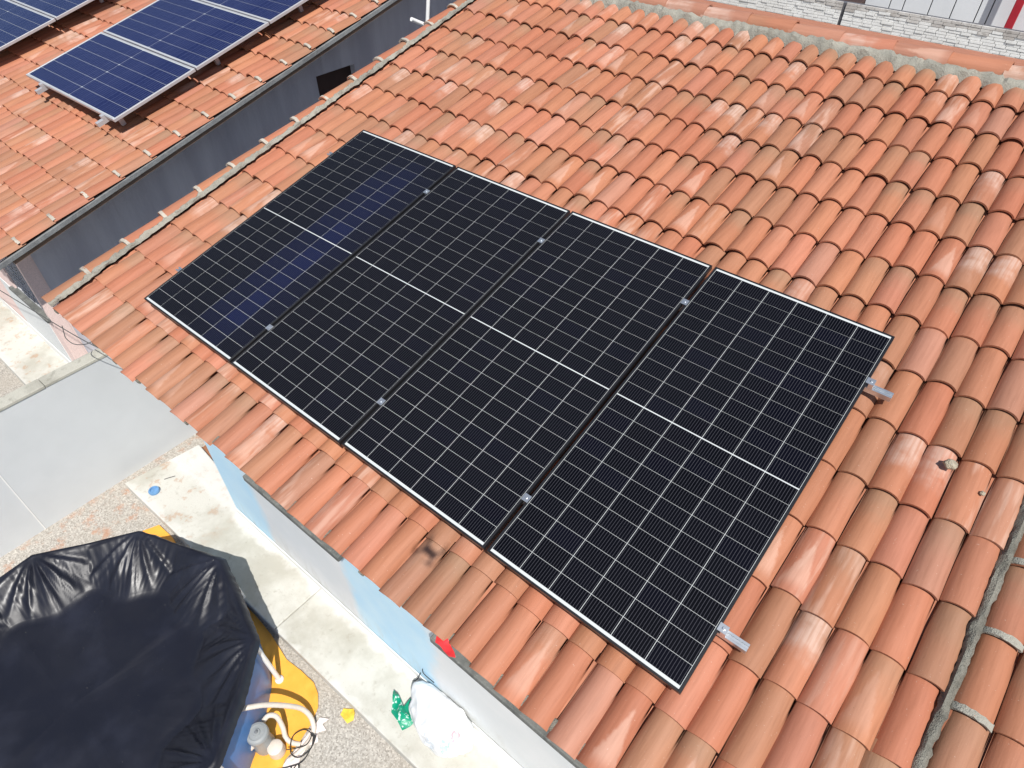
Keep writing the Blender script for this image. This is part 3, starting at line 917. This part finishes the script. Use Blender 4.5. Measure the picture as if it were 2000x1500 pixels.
for nm, vr in (('lower', 0.357), ('upper', 2.012)):
    m = MB(); rail_profile(m, -0.10, 4.742, 0, -0.0775, -0.0365)
    Mr = RM @ Matrix.Translation((0, vr, 0))
    lab = 'aluminium mounting rail under the %s of the black panels, stub showing at the right' % ('lower half' if nm == 'lower' else 'upper half')
    rail = thing('mounting_rail', lab, 'rail', group='rails under the black panels', M=Mr)
    link('rail_bar', m.mesh('rail_bar', bevel=0.0012, bseg=1), rail, Mr, mat='alu')
    for i in range(3):
        uc = (i + 1) * (PW + PGAP) - PGAP / 2
        c = MB().box(uc - 0.021, uc + 0.021, -0.022, 0.022, 0.0012, 0.0048).box(uc - 0.0075, uc + 0.0075, -0.020, 0.020, -0.036, 0.0011)
        hexbolt(c, uc, 0, 0.0049)
        link('mid_clamp', c.mesh('mid_clamp', bevel=0.0008, bseg=1), rail, Mr, mat='alu')
    ue = 4 * PW + 3 * PGAP
    c = MB().box(ue - 0.010, ue + 0.036, -0.021, 0.021, 0.0012, 0.0050).box(ue + 0.0085, ue + 0.036, -0.021, 0.021, -0.0363, 0.0011)
    hexbolt(c, ue + 0.016, 0, 0.0051, 0.008, 0.007)
    link('end_clamp', c.mesh('end_clamp', bevel=0.001, bseg=1), rail, Mr, mat='alu')
    for uf in (0.35, 1.6, 2.9, 4.2):
        f = MB().box(uf - 0.02, uf + 0.02, 0.021, 0.027, -0.112, -0.040).box(uf - 0.02, uf + 0.02, 0.0275, 0.085, -0.112, -0.106)
        link('roof_hook', f.mesh('roof_hook'), rail, Mr, mat='alu')

# ---------------------------------------------------------------- neighbour's blue panels
NPN = -0.30 - DN                                            # height in the neighbour's roof frame
nf = MB(); w_ = 0.022
nf.box(0, w_, 0, NPH, -FR, 0); nf.box(NPW - w_, NPW, 0, NPH, -FR, 0)
nf.box(w_ + 1e-4, NPW - w_ - 1e-4, 0, w_, -FR, 0); nf.box(w_ + 1e-4, NPW - w_ - 1e-4, NPH - w_, NPH, -FR, 0)
nframe_me = nf.mesh('panel_frame', bevel=0.002, bseg=1); nframe_me.materials.append(MT['alu_frame'])
nl_me = MB().box(w_, NPW - w_, w_, NPH - w_, -0.009, -0.0045).mesh('laminate'); nl_me.materials.append(MT['backsheet'])
nc = MB()
pu = (NPW - 2 * w_ - 0.02 - 0.004) / 24; pvv = (NPH - 2 * w_ - 0.02) / 6
for a in range(24):
    for b in range(6):
        x = w_ + 0.01 + pu * (a + 0.5) + (0.004 if a > 11 else 0); y = w_ + 0.01 + pvv * (b + 0.5)
        x0, x1, y0, y1 = x - pu / 2 + 0.0013, x + pu / 2 - 0.0013, y - pvv / 2 + 0.0020, y + pvv / 2 - 0.0020
        if a in (11, 12):
            q = 0.012
            if a == 11:
                pg = [(x0, y0), (x1 - q, y0), (x1, y0 + q), (x1, y1 - q), (x1 - q, y1), (x0, y1)]
            else:
                pg = [(x1, y0), (x1, y1), (x0 + q, y1), (x0, y1 - q), (x0, y0 + q), (x0 + q, y0)]
            nc.prism(pg, -0.0044, -0.003)
        else:
            nc.box(x0, x1, y0, y1, -0.0044, -0.003)
nc_me = nc.mesh('cells'); nc_me.materials.append(MT['cell_blue'])
NLAB = {'A': ['lowest blue panel of the near array on the neighbouring roof, whole and nearest the eave',
              'middle blue panel of the near array on the neighbouring roof',
              'topmost blue panel of the near array, cut by the top of the picture'],
        'B': ['lower blue panel of the far array at the top left corner',
              'upper blue panel of the far array at the top left corner']}
for key, u_r, vs in (('A', NP0, NV), ('B', -6.86, [1.36, 1.36 + NPITCH])):
    for i, v in enumerate(vs):
        M0 = RMN @ Matrix.Translation((u_r - NPW, v, NPN))
        p = thing('solar_panel', NLAB[key][i], 'solar panel', group='blue solar panels on the pink house', M=M0)
        link('frame', nframe_me, p, M0); link('laminate', nl_me, p, M0)
        link('cell_grid', nc_me, p, M0, kind='stuff')
for j, uc in enumerate((-5.17, -3.60)):
    Mr = RMN @ Matrix.Translation((uc, 1.36, NPN))
    r = thing('mounting_rail', 'silver rail end poking out below the near blue array, %s' % ('left one' if j == 0 else 'right one'), 'rail', group='rails under the near blue array', M=Mr)
    link('rail_bar', MB().box(-0.025, 0.025, -0.03, 3.5, -FR - 0.05, -FR - 0.001).mesh('rail_bar', bevel=0.002), r, Mr, mat='alu_frame')
    link('end_clamp', MB().box(-0.025, 0.025, 0.055, 0.0945, -FR, 0.004).mesh('end_clamp', bevel=0.002), r, Mr, mat='alu_frame')
    for q in (0.2, 1.6, 3.0):
        link('roof_foot', MB().box(-0.02, 0.02, q, q + 0.05, -0.205, -FR - 0.051).mesh('roof_foot'), r, Mr, mat='alu_frame')
for j, uc in enumerate((-8.5, -7.2)):
    Mr = RMN @ Matrix.Translation((uc, 1.30, NPN))
    r = thing('mounting_rail', 'silver rail under the far blue array at the top left corner, %s' % ('outer one' if j == 0 else 'inner one'), 'rail', group='rails under the far blue array', M=Mr)
    link('rail_bar', MB().box(-0.02, 0.02, 0.0, 2.4, -FR - 0.05, -FR - 0.001).mesh('rail_bar'), r, Mr, mat='alu_frame')
    for q in (0.2, 2.0):
        link('roof_foot', MB().box(-0.02, 0.02, q, q + 0.05, -0.205, -FR - 0.051).mesh('roof_foot'), r, Mr, mat='alu_frame')

# ---------------------------------------------------------------- boundary wall between the fronts
bw = thing('boundary_wall', 'smooth grey rendered boundary wall between the two front yards', 'wall', (-1.5, -2.4, 0))
link('wall_panel', MB().box(-1.57, -1.442, -1.425, 0.55, 0, 1.50).mesh('wall_panel'), bw, mat='render_grey')
link('wall_panel', MB().box(-1.57, -1.442, -6.0, -1.437, 0, 1.50).mesh('wall_panel'), bw, mat='render_grey')
link('joint', MB().box(-1.56, -1.439, -1.4365, -1.4255, 0, 1.50).mesh('joint'), bw, mat='white_paint')
cp = MB()
y = -6.0
random.seed(3)
while y < 0.5:
    y2 = min(y + random.uniform(0.5, 0.8), 0.55)
    b = len(cp.v)
    cp.box(-1.578 - random.uniform(0, 0.008), -1.434 + random.uniform(-0.006, 0.004), y, y2 - 0.003, 1.501, 1.53 + random.uniform(-0.004, 0.006))
    y = y2
link('coping', cp.mesh('coping', bevel=0.006), bw, mat='coping')

# ---------------------------------------------------------------- pool with its cover
random.seed(11)
PC = Vector((0.93, -2.00, 0)); PR = 1.345; NVX = 10; A0 = math.radians(20)
def poly_r(ph, R, rnd=0.0):
    st = 2 * PI / NVX
    q = (ph - A0) % st - st / 2
    return R * math.cos(st / 2) / math.cos(q) * (1 - rnd) + R * 0.975 * rnd
pool = thing('swimming_pool', 'above ground pool with blue wall and white legs beside the house', 'pool', PC)
m = MB(); n = 80
for (R, z) in ((1.37, 0.0), (1.385, 0.30), (1.37, 0.55), (1.335, 0.66), (1.30, 0.66), (1.29, 0.05)):
    for k_ in range(n):
        a = 2 * PI * k_ / n
        r = poly_r(a, R, 0.45)
        m.v.append((PC.x + r * math.cos(a), PC.y + r * math.sin(a), z))
for i in range(5):
    for k_ in range(n):
        q = (k_ + 1) % n
        m.f.append((i * n + k_, i * n + q, (i + 1) * n + q, (i + 1) * n + k_))
link('pool_wall', m.mesh('pool_wall', smooth=True), pool, mat='liner')
rim = [(PC.x + 1.345 * math.cos(A0 + i * 2 * PI / NVX), PC.y + 1.345 * math.sin(A0 + i * 2 * PI / NVX), 0.700) for i in range(NVX + 1)]
link('top_rail', MB().tube(rim, 0.021, 8, False).mesh('top_rail', smooth=True), pool, mat='white_pl')
for i in range(NVX):
    a = A0 + i * 2 * PI / NVX
    c, s_ = math.cos(a), math.sin(a)
    lg = MB().tube([(PC.x + 1.385 * c, PC.y + 1.385 * s_, 0.72), (PC.x + 1.40 * c, PC.y + 1.40 * s_, 0.37), (PC.x + 1.415 * c, PC.y + 1.415 * s_, 0.02)], 0.020, 10)
    L = link('leg', lg.mesh('leg', smooth=True), pool, mat='white_pl')
    link('foot_cap', MB().lathe([(0.036, 0.008), (0.036, 0.035), (0.022, 0.05)], 14, (PC.x + 1.415 * c, PC.y + 1.415 * s_, 0)).mesh('foot_cap', smooth=True), L, mat='white_pl')

# black sheet: draped over the rim, sagging on to the water
def water_r(ph):
    return 0.93 + 0.06 * math.cos((ph - A0) * NVX + PI) + 0.05 * mn.noise(Vector((math.cos(ph) * 2.2, math.sin(ph) * 2.2, 4.0)))
NT_, prof = 640, []
m = MB()
rings = [('s', 1.0), ('s', 0.5), ('r', 0.0), *[('t', q_ / 24) for q_ in range(1, 25)],
         ('f', 0.93), ('f', 0.8), ('f', 0.65), ('f', 0.5), ('f', 0.35), ('f', 0.2), ('f', 0.06)]
for kind, t in rings:
    for k_ in range(NT_):
        ph = 2 * PI * k_ / NT_
        rp = poly_r(ph, 1.40, 0.06)
        rw = water_r(ph)
        st = 2 * PI / NVX
        q = (ph - A0) / st
        dv = abs(q - round(q)) * 2                           # 0 at a leg, 1 half way between
        cs, sn = math.cos(ph), math.sin(ph)
        fold = mn.noise(Vector((ph * 19 + 3, t * 0.5, 1.7))) * 0.6 + mn.noise(Vector((ph * 43, t * 0.8, 7.7))) * 0.5
        sharp = 1 - abs(mn.noise(Vector((ph * 22 + t * 2.2 * math.sin(ph * 3) + 9, t * 0.6, 2.2)))) * 2
        vi = round(q) * st + A0
        bx, by = rp * cs - 1.40 * math.cos(vi), rp * sn - 1.40 * math.sin(vi)
        if kind == 't':
            rr_ = rp + (rw - rp) * t
            bx, by = rr_ * cs - 1.40 * math.cos(vi), rr_ * sn - 1.40 * math.sin(vi)
        dd = math.hypot(bx, by)
        va = math.atan2(by, bx) - vi
        rad = abs(((va * 2.6 + 0.5 * mn.noise(Vector((va * 3, vi * 5, 1)))) % 1.0) - 0.5) * 2
        rad2 = abs(((va * 8.3 + 0.8 * mn.noise(Vector((va * 5, vi * 7, 4)))) % 1.0) - 0.5) * 2
        rad = (rad ** 1.6 + 0.34 * rad2 ** 1.8 * max(0, mn.noise(Vector((va * 2.2, vi * 3, 9))) + 0.35)) * min(1, dd / 0.12) * math.exp(-dd / 0.55)
        if kind == 's':
            hang = 0.035 + 0.04 * (0.5 + 0.5 * mn.noise(Vector((cs * 3, sn * 3, 9)))) + 0.03 * dv
            r = rp + 0.012 + 0.03 * t + 0.012 * fold
            z = 0.785 - hang * t - 0.015 * dv
        elif kind == 'r':
            r = rp; z = 0.792 - 0.018 * dv
        elif kind == 't':
            e = t
            r = rp + (rw - rp) * e
            prof_z = 0.79 - 0.018 * dv * (1 - e) - 0.24 * (0.55 * e + 0.45 * e * e) - 0.045 * dv * math.sin(PI * min(1, e * 1.05)) ** 1.2
            env = math.sin(min(1, e * 1.15) * PI * 0.9) ** 0.6 if e < 1 else 0.1
            z = prof_z + env * (0.006 * fold + 0.012 * max(0, sharp - 0.45) * (1 - 0.3 * dv) + 0.055 * (rad - 0.2))
        else:
            r = rw * t
            z = 0.548 + 0.010 * max(0, 1 - 6 * abs(mn.noise(Vector((r * cs * 1.7 + 2, r * sn * 1.7, 8))))) + 0.010 * mn.noise(Vector((r * cs * 3, r * sn * 3, 5))) + 0.012 * mn.noise(Vector((r * cs * 1.1, r * sn * 1.1, 2))) - 0.012 * (1 - t)
        m.v.append((PC.x + r * cs, PC.y + r * sn, z))
nr = len(rings)
for i in range(nr - 1):
    for k_ in range(NT_):
        q = (k_ + 1) % NT_
        m.f.append((i * NT_ + k_, i * NT_ + q, (i + 1) * NT_ + q, (i + 1) * NT_ + k_))
m.f.append(tuple((nr - 1) * NT_ + k_ for k_ in range(NT_)))
cm = m.mesh('pool_cover'); cm.shade_smooth()
tag(link('pool_cover', cm, mat='cover'), 'black plastic sheet stretched over the pool and sagging onto the water', 'pool cover')

# orange ground sheet under the pool
def sheet(name, poly, z, amp, seed, mat, thick=0.004, res=0.03):
    bm = bmesh.new()
    vs = [bm.verts.new((p[0], p[1], z)) for p in poly]
    f = bm.faces.new(vs)
    bmesh.ops.triangulate(bm, faces=[f])
    for _ in range(5):
        ed = [e for e in bm.edges if e.calc_length() > res * 2]
        if not ed:
            break
        bmesh.ops.subdivide_edges(bm, edges=ed, cuts=1)
        bmesh.ops.triangulate(bm, faces=bm.faces)
    for v in bm.verts:
        p = Vector((v.co.x * 7 + seed, v.co.y * 7, seed))
        v.co.z += amp * (0.5 + 0.5 * mn.noise(p)) + amp * 0.6 * max(0, 1 - 5 * abs(mn.noise(p * 0.8 + Vector((3, 1, 0)))))
    bmesh.ops.recalc_face_normals(bm, faces=bm.faces)
    g = bmesh.ops.extrude_face_region(bm, geom=list(bm.faces))
    for v in [q for q in g['geom'] if isinstance(q, bmesh.types.BMVert)]:
        v.co.z += thick
    bmesh.ops.recalc_face_normals(bm, faces=bm.faces)
    me = bpy.data.meshes.new(name); bm.to_mesh(me); bm.free()
    me.shade_smooth(); sharp_by_angle(me, 1.0)
    return link(name, me, mat=mat)

tp = [(-0.62, -0.80), (-0.56, -0.66), (-0.33, -0.65), (0.1, -0.70), (0.6, -0.60), (1.16, -0.615), (1.33, -0.63), (1.62, -0.68), (1.80, -0.66), (1.97, -0.655), (2.07, -0.69),
      (2.16, -0.76), (2.22, -0.88), (2.26, -1.02), (2.28, -1.18), (2.42, -1.45), (2.55, -1.8), (2.4, -3.2), (0.9, -3.6), (-0.6, -3.0), (-0.8, -2.0), (-0.55, -1.3)]
tag(sheet('ground_sheet', tp, 0.006, 0.018, 2.0, 'tarp', res=0.04), 'orange plastic ground sheet spread under the pool', 'tarp')
tag(sheet('torn_sheet', [(2.235, -0.80), (2.30, -0.76), (2.29, -0.82), (2.35, -0.83), (2.31, -0.89), (2.37, -0.93), (2.33, -1.0), (2.36, -1.10), (2.44, -1.2), (2.4, -1.32), (2.30, -1.30), (2.285, -1.15), (2.265, -0.98)], 0.004, 0.012, 8.0, 'torn_white', res=0.02),
    'torn pinkish white sheet edge beside the orange tarp', 'plastic sheet')
tag(sheet('plastic_scrap', [(2.33, -0.63), (2.37, -0.60), (2.40, -0.575), (2.44, -0.60), (2.47, -0.64), (2.45, -0.69), (2.40, -0.685), (2.35, -0.68)], 0.004, 0.03, 12.0, 'yellow_scrap', res=0.015),
    'small yellow scrap on the gravel at the foot of the ledge', 'scrap')

# filter pump
pump = thing('filter_pump', 'grey round filter pump with ribbed hoses on the orange sheet', 'pump', (2.08, -1.21, 0.0))
link('pump_base', MB().lathe([(0.078, 0.03), (0.082, 0.06), (0.072, 0.20), (0.074, 0.25)], 24, (2.074, -1.213, 0)).mesh('pump_base', smooth=True), pump, mat='grey_pl')
link('motor_housing', MB().lathe([(0.060, 0.03), (0.064, 0.05), (0.060, 0.14), (0.04, 0.155)], 20, (2.19, -1.18, 0)).box(2.10, 2.19, -1.21, -1.15, 0.06, 0.12).mesh('motor_housing', smooth=True), pump, mat='hose')
lid = link('pump_lid', MB().lathe([(0.080, 0.255), (0.085, 0.265), (0.085, 0.30), (0.078, 0.312), (0.060, 0.318), (0.057, 0.312), (0.030, 0.314), (0.026, 0.325), (0.0, 0.327)][:-1], 28, (2.074, -1.213, 0)).mesh('pump_lid', smooth=True), pump, mat='grey_pl')
link('valve', MB().lathe([(0.012, 0.325), (0.014, 0.335), (0.008, 0.345)], 10, (2.074, -1.213, 0)).mesh('valve', smooth=True), lid, mat='grey_pl2')
def hose(name, pts, r=0.020):
    P = smooth_path(pts, 14)
    rr = [r * (1 + 0.05 * math.sin(i * 2.4)) for i in range(len(P))]
    return link(name, MB().tube(P, rr, 12).mesh(name, smooth=True), pump, mat='hose')
hose('hose', [(1.957, -1.202, 0.56), (1.995, -1.15, 0.555), (2.045, -1.05, 0.48), (2.104, -0.943, 0.34), (2.149, -0.87, 0.20), (2.214, -0.857, 0.09), (2.289, -0.909, 0.03), (2.317, -1.021, 0.022), (2.305, -1.161, 0.022)])
hose('hose', [(2.0, -1.14, 0.22), (2.008, -1.078, 0.25), (2.05, -1.039, 0.22), (2.105, -1.049, 0.12), (2.156, -1.077, 0.05), (2.217, -1.068, 0.025), (2.283, -1.03, 0.022)])
hose('hose', [(2.06, -1.28, 0.16), (2.041, -1.348, 0.10), (2.067, -1.397, 0.06), (2.152, -1.43, 0.03), (2.3, -1.52, 0.025)])
link('hose_fitting', MB().box(1.93, 1.975, -1.225, -1.18, 0.535, 0.585).mesh('hose_fitting', bevel=0.010), pump, mat='white_pl')
cab = smooth_path([(2.25, -1.13, 0.08), (2.29, -1.07, 0.05), (2.33, -1.00, 0.05), (2.30, -0.93, 0.06), (2.22, -0.95, 0.05), (2.20, -1.04, 0.06), (2.28, -1.12, 0.05), (2.36, -1.10, 0.05), (2.38, -1.00, 0.05),
                   (2.34, -0.93, 0.06), (2.37, -0.98, 0.05), (2.40, -1.10, 0.04), (2.34, -1.20, 0.03), (2.27, -1.28, 0.02), (2.32, -1.33, 0.02), (2.40, -1.28, 0.02), (2.36, -1.18, 0.03),
                   (2.40, -1.24, 0.02), (2.46, -1.27, 0.02), (2.44, -1.18, 0.03), (2.38, -1.14, 0.03), (2.42, -1.30, 0.02), (2.50, -1.38, 0.02)], 8)
tag(link('power_cable', MB().tube(cab, 0.0045, 6).mesh('power_cable', smooth=True), mat='black_rub'), 'tangled thin black cable lying beside the filter pump', 'cable')
tag(link('cable_plug', MB().tube([(2.30, -0.93, 0.065), (2.335, -0.925, 0.06), (2.37, -0.97, 0.06)], [0.010, 0.014, 0.008], 8).mesh('cable_plug', smooth=True), mat='black_rub'), 'small black plug at the end of the tangled cable', 'plug')

# ---------------------------------------------------------------- things on the ledge
def blob(name, c, rad, seed, amp, freq, mat, sub=4, flat=None, fn=None):
    bm = bmesh.new()
    bmesh.ops.create_icosphere(bm, subdivisions=sub, radius=1.0)
    for v in bm.verts:
        d = v.co.normalized()
        k_ = 1 + amp * mn.fractal(d * freq + Vector((seed, seed * 2, 0)), 0.9, 2.0, 4)
        p = Vector((d.x * rad[0], d.y * rad[1], d.z * rad[2])) * k_
        if fn:
            p = fn(p, d)
        if flat is not None and p.z < flat:
            p.z = flat + (p.z - flat) * 0.08
        v.co = p
    me = bpy.data.meshes.new(name); bm.to_mesh(me); bm.free(); me.shade_smooth()
    return link(name, me, None, Matrix.Translation(c), mat)
def sack_fn(p, d):
    s_ = max(0, (-d.x * 0.9 + d.y * 0.5))
    return Vector((p.x - 0.10 * s_ ** 3, p.y + 0.03 * s_ ** 3, p.z * (1 - 0.35 * s_) + 0.03 * math.sin(d.x * 14 + d.y * 5) * 0.35))
tag(blob('sack', Vector((3.13, -0.245, 0.26)), (0.29, 0.185, 0.16), 4.0, 0.13, 1.6, 'sack', 5, -0.13, sack_fn), 'bulging white plastic sack on the ledge against the blue wall', 'sack')
tag(link('sack_tie', MB().tube(smooth_path([(2.66, -0.13, 0.14), (2.70, -0.10, 0.20), (2.70, -0.02, 0.30), (2.78, 0.0 - 0.09, 0.42), (2.92, -0.10, 0.46)], 6), 0.004, 5).mesh('sack_tie'), mat='black_rub'), 'thin dark strap above the mouth of the white sack', 'strap')
gb = sheet('plastic_bag', [(2.602, -0.289), (2.65, -0.287), (2.766, -0.328), (2.763, -0.257), (2.804, -0.192), (2.875, -0.238), (2.93, -0.305), (2.909, -0.398), (2.883, -0.46), (2.802, -0.436), (2.715, -0.422)], 0.13, 0.07, 6.0, 'green', 0.006, 0.02)
tag(gb, 'crumpled green and white printed plastic bag on the ledge', 'plastic bag')
bc = MB().lathe([(0.055, 0.0), (0.058, 0.02), (0.052, 0.032), (0.040, 0.032), (0.036, 0.018)], 20)
tag(link('lid', bc.mesh('lid', smooth=True), None, Matrix.Translation((-0.90, -0.48, 0.122)), 'blue_cap'), 'round blue plastic lid lying on the pale ledge', 'lid')
tag(link('stick', MB().tube([(-0.97, -0.33, 0.126), (-0.945, -0.28, 0.128), (-0.92, -0.23, 0.126)], 0.004, 5).mesh('stick'), mat='wire'), 'thin dark stick on the pale ledge above the blue lid', 'stick')
# ---------------------------------------------------------------- small things on the roof
def on_roof(u, v, n):
    return RM @ Vector((u, v, n))
tag(blob('stone', on_roof(5.13, 1.79, -0.085), (0.032, 0.029, 0.026), 1.0, 0.25, 1.8, 'stone', 3), 'larger pale stone lying on the tiles right of the panels', 'stone')
tag(blob('stone', on_roof(5.31, 1.735, -0.120), (0.013, 0.012, 0.011), 2.0, 0.35, 1.8, 'stone', 3), 'smaller pebble wedged between tiles below the larger stone', 'stone')
rg = sheet('rag', [(0, 0), (0.03, 0.035), (0.075, 0.02), (0.125, 0.0), (0.15, -0.018), (0.12, -0.035), (0.06, -0.028), (0.02, -0.03)], 0.0, 0.02, 17.0, 'red', 0.004, 0.01)
M = Matrix.Translation(on_roof(3.49, -0.475, -0.155)) @ Matrix.Rotation(math.radians(-12), 4, 'X')
rg.matrix_basis = M; WM[rg] = M
tag(rg, 'crumpled red plastic scrap caught on the eave above the blue wall', 'scrap')

# overhead wire to the eave, and the drop below it
wr = MB().tube(smooth_path([(-9.0, -1.35, 2.42), (-5.0, -0.83, 2.10), (-2.8, -0.52, 2.04), (-0.75, -0.30, 2.10), (-0.45, -0.2, 2.30)], 8), 0.0042, 6)
tag(link('overhead_wire', wr.mesh('overhead_wire', smooth=True), mat='wire'), 'thin dark wire crossing the yards to the house eave', 'wire')
tag(link('hanging_wire', MB().tube(smooth_path([(-1.338, -0.35, 2.07), (-1.33, -0.37, 1.99), (-1.307, -0.379, 1.95), (-1.227, -0.36, 1.92), (-1.052, -0.308, 1.98), (-0.917, -0.25, 2.07)], 8), 0.004, 5).mesh('hanging_wire', smooth=True), mat='wire'),
    'short looped wire hanging under the overhead wire at the eave', 'wire')
# white pipes in the gap between the houses
tag(link('vent_pipe', MB().tube([(-1.40, 4.58, 2.6), (-1.40, 4.56, 3.56), (-1.38, 4.66, 4.2)], 0.022, 12).mesh('vent_pipe', smooth=True), mat='white_pl'), 'white upright pipe standing in the gap between the two roofs', 'pipe')
tag(link('pipe_stub', MB().tube([(-1.40, 4.31, 3.625), (-1.40, 4.40, 3.58), (-1.32, 4.55, 3.5)], 0.022, 12).mesh('pipe_stub', smooth=True), mat='white_pl'), 'short white pipe stub beside the upright pipe between the roofs', 'pipe')

# ---------------------------------------------------------------- far wall and cladding behind the ridge
random.seed(21)
far = thing('brick_wall', 'weathered whitewashed brick wall behind the ridge at the top right', 'wall', (1, 15, 0))
link('wall_core', MB().box(-8, 12, 15.03, 15.2, 0, 2.06).mesh('wall_core'), far, mat='seam')
bk = MB(); st = MB()
def wall_top(x):
    return 2.10 + 0.0 * x
z = 0.60; r = 0
while z < 2.2:
    x = -4.0 + (0.1 if r % 2 else 0.0)
    while x < 7.0:
        L = random.uniform(0.17, 0.25)
        if x < 0.27 < x + L:
            L = 0.27 - x + 0.008
        elif 0.27 <= x < 0.35:
            x = 0.35
        if z + 0.05 < wall_top(x) + random.uniform(-0.02, 0.02):
            d = random.uniform(0, 0.018)
            tgt = st if (wall_top(x) - z) < 0.10 + random.uniform(0, 0.09) else bk
            tgt.box(x, x + L - 0.008, 14.985 + d, 15.032, z, z + 0.046)
        x += L
    z += 0.053; r += 1
link('brick_course', bk.mesh('brick_course'), far, mat='brick', kind='stuff')
link('stained_course', st.mesh('stained_course'), far, mat='stain', kind='stuff')
cl = thing('cladding_wall', 'pale grey panelled cladding behind the brick wall at the top right', 'wall', (3, 19, 0))
xs = [-0.3, 0.30, 0.62, 1.22, 1.72, 2.25, 2.50, 4.2, 5.4, 6.6]
for a, b in zip(xs[:-1], xs[1:]):
    link('panel', MB().box(a, b - 0.025, 19.0, 19.05, 0, 4.0).mesh('panel', bevel=0.006), cl, mat='clad')
link('backing', MB().box(-0.3, 6.6, 19.06, 19.10, 0, 3.98).mesh('backing'), cl, mat='seam')
tag(link('dark_shed', MB().box(-2.2, -0.31, 18.6, 19.2, 0, 1.30).mesh('dark_shed', bevel=0.02), mat='dark'), 'dark shed corner left of the pale cladding at the very top', 'shed')
tag(link('red_post', MB().box(2.93, 3.10, 18.6, 18.68, 0, 4.0).mesh('red_post', bevel=0.01), mat='red_post'), 'dark red painted post at the top right corner', 'post')

# ---------------------------------------------------------------- the drone that took the picture (only its shadow shows)
SP = on_roof(3.176, -0.165, -0.10)
DP = SP + SUN * 4.02
dr = thing('drone', 'small camera drone whose shadow falls on the tiles below the panels', 'drone', DP)
MD = Matrix.Translation(DP) @ Matrix.Scale(0.68, 4) @ Matrix.Rotation(math.atan2(CAM_F.y, CAM_F.x) + PI / 4, 4, 'Z')
link('body', MB().box(-0.07, 0.07, -0.032, 0.032, -0.022, 0.022).mesh('body', bevel=0.012), dr, MD, mat='drone')
for sx in (-1, 1):
    for sy in (-1, 1):
        A = link('arm', MB().tube([(0.05 * sx, 0.02 * sy, 0.0), (0.085 * sx, 0.085 * sy, 0.008)], 0.009, 8).lathe([(0.013, 0.0), (0.013, 0.03)], 12, (0.085 * sx, 0.085 * sy, 0)).mesh('arm'), dr, MD, mat='drone')
        an = random.uniform(0, PI)
        c, s_ = math.cos(an), math.sin(an)
        pr_ = MB(); x0, y0 = 0.085 * sx, 0.085 * sy
        pr_.prism([(x0 + 0.058 * c - 0.005 * s_, y0 + 0.058 * s_ + 0.005 * c), (x0 - 0.058 * c - 0.005 * s_, y0 - 0.058 * s_ + 0.005 * c),
                   (x0 - 0.058 * c + 0.005 * s_, y0 - 0.058 * s_ - 0.005 * c), (x0 + 0.058 * c + 0.005 * s_, y0 + 0.058 * s_ - 0.005 * c)], 0.031, 0.033)
        link('propeller', pr_.mesh('propeller'), A, MD, mat='drone')
print('objects', len(bpy.data.objects), 'tris', sum(len(o.data.polygons) * 2 for o in bpy.data.objects if o.type == 'MESH'))
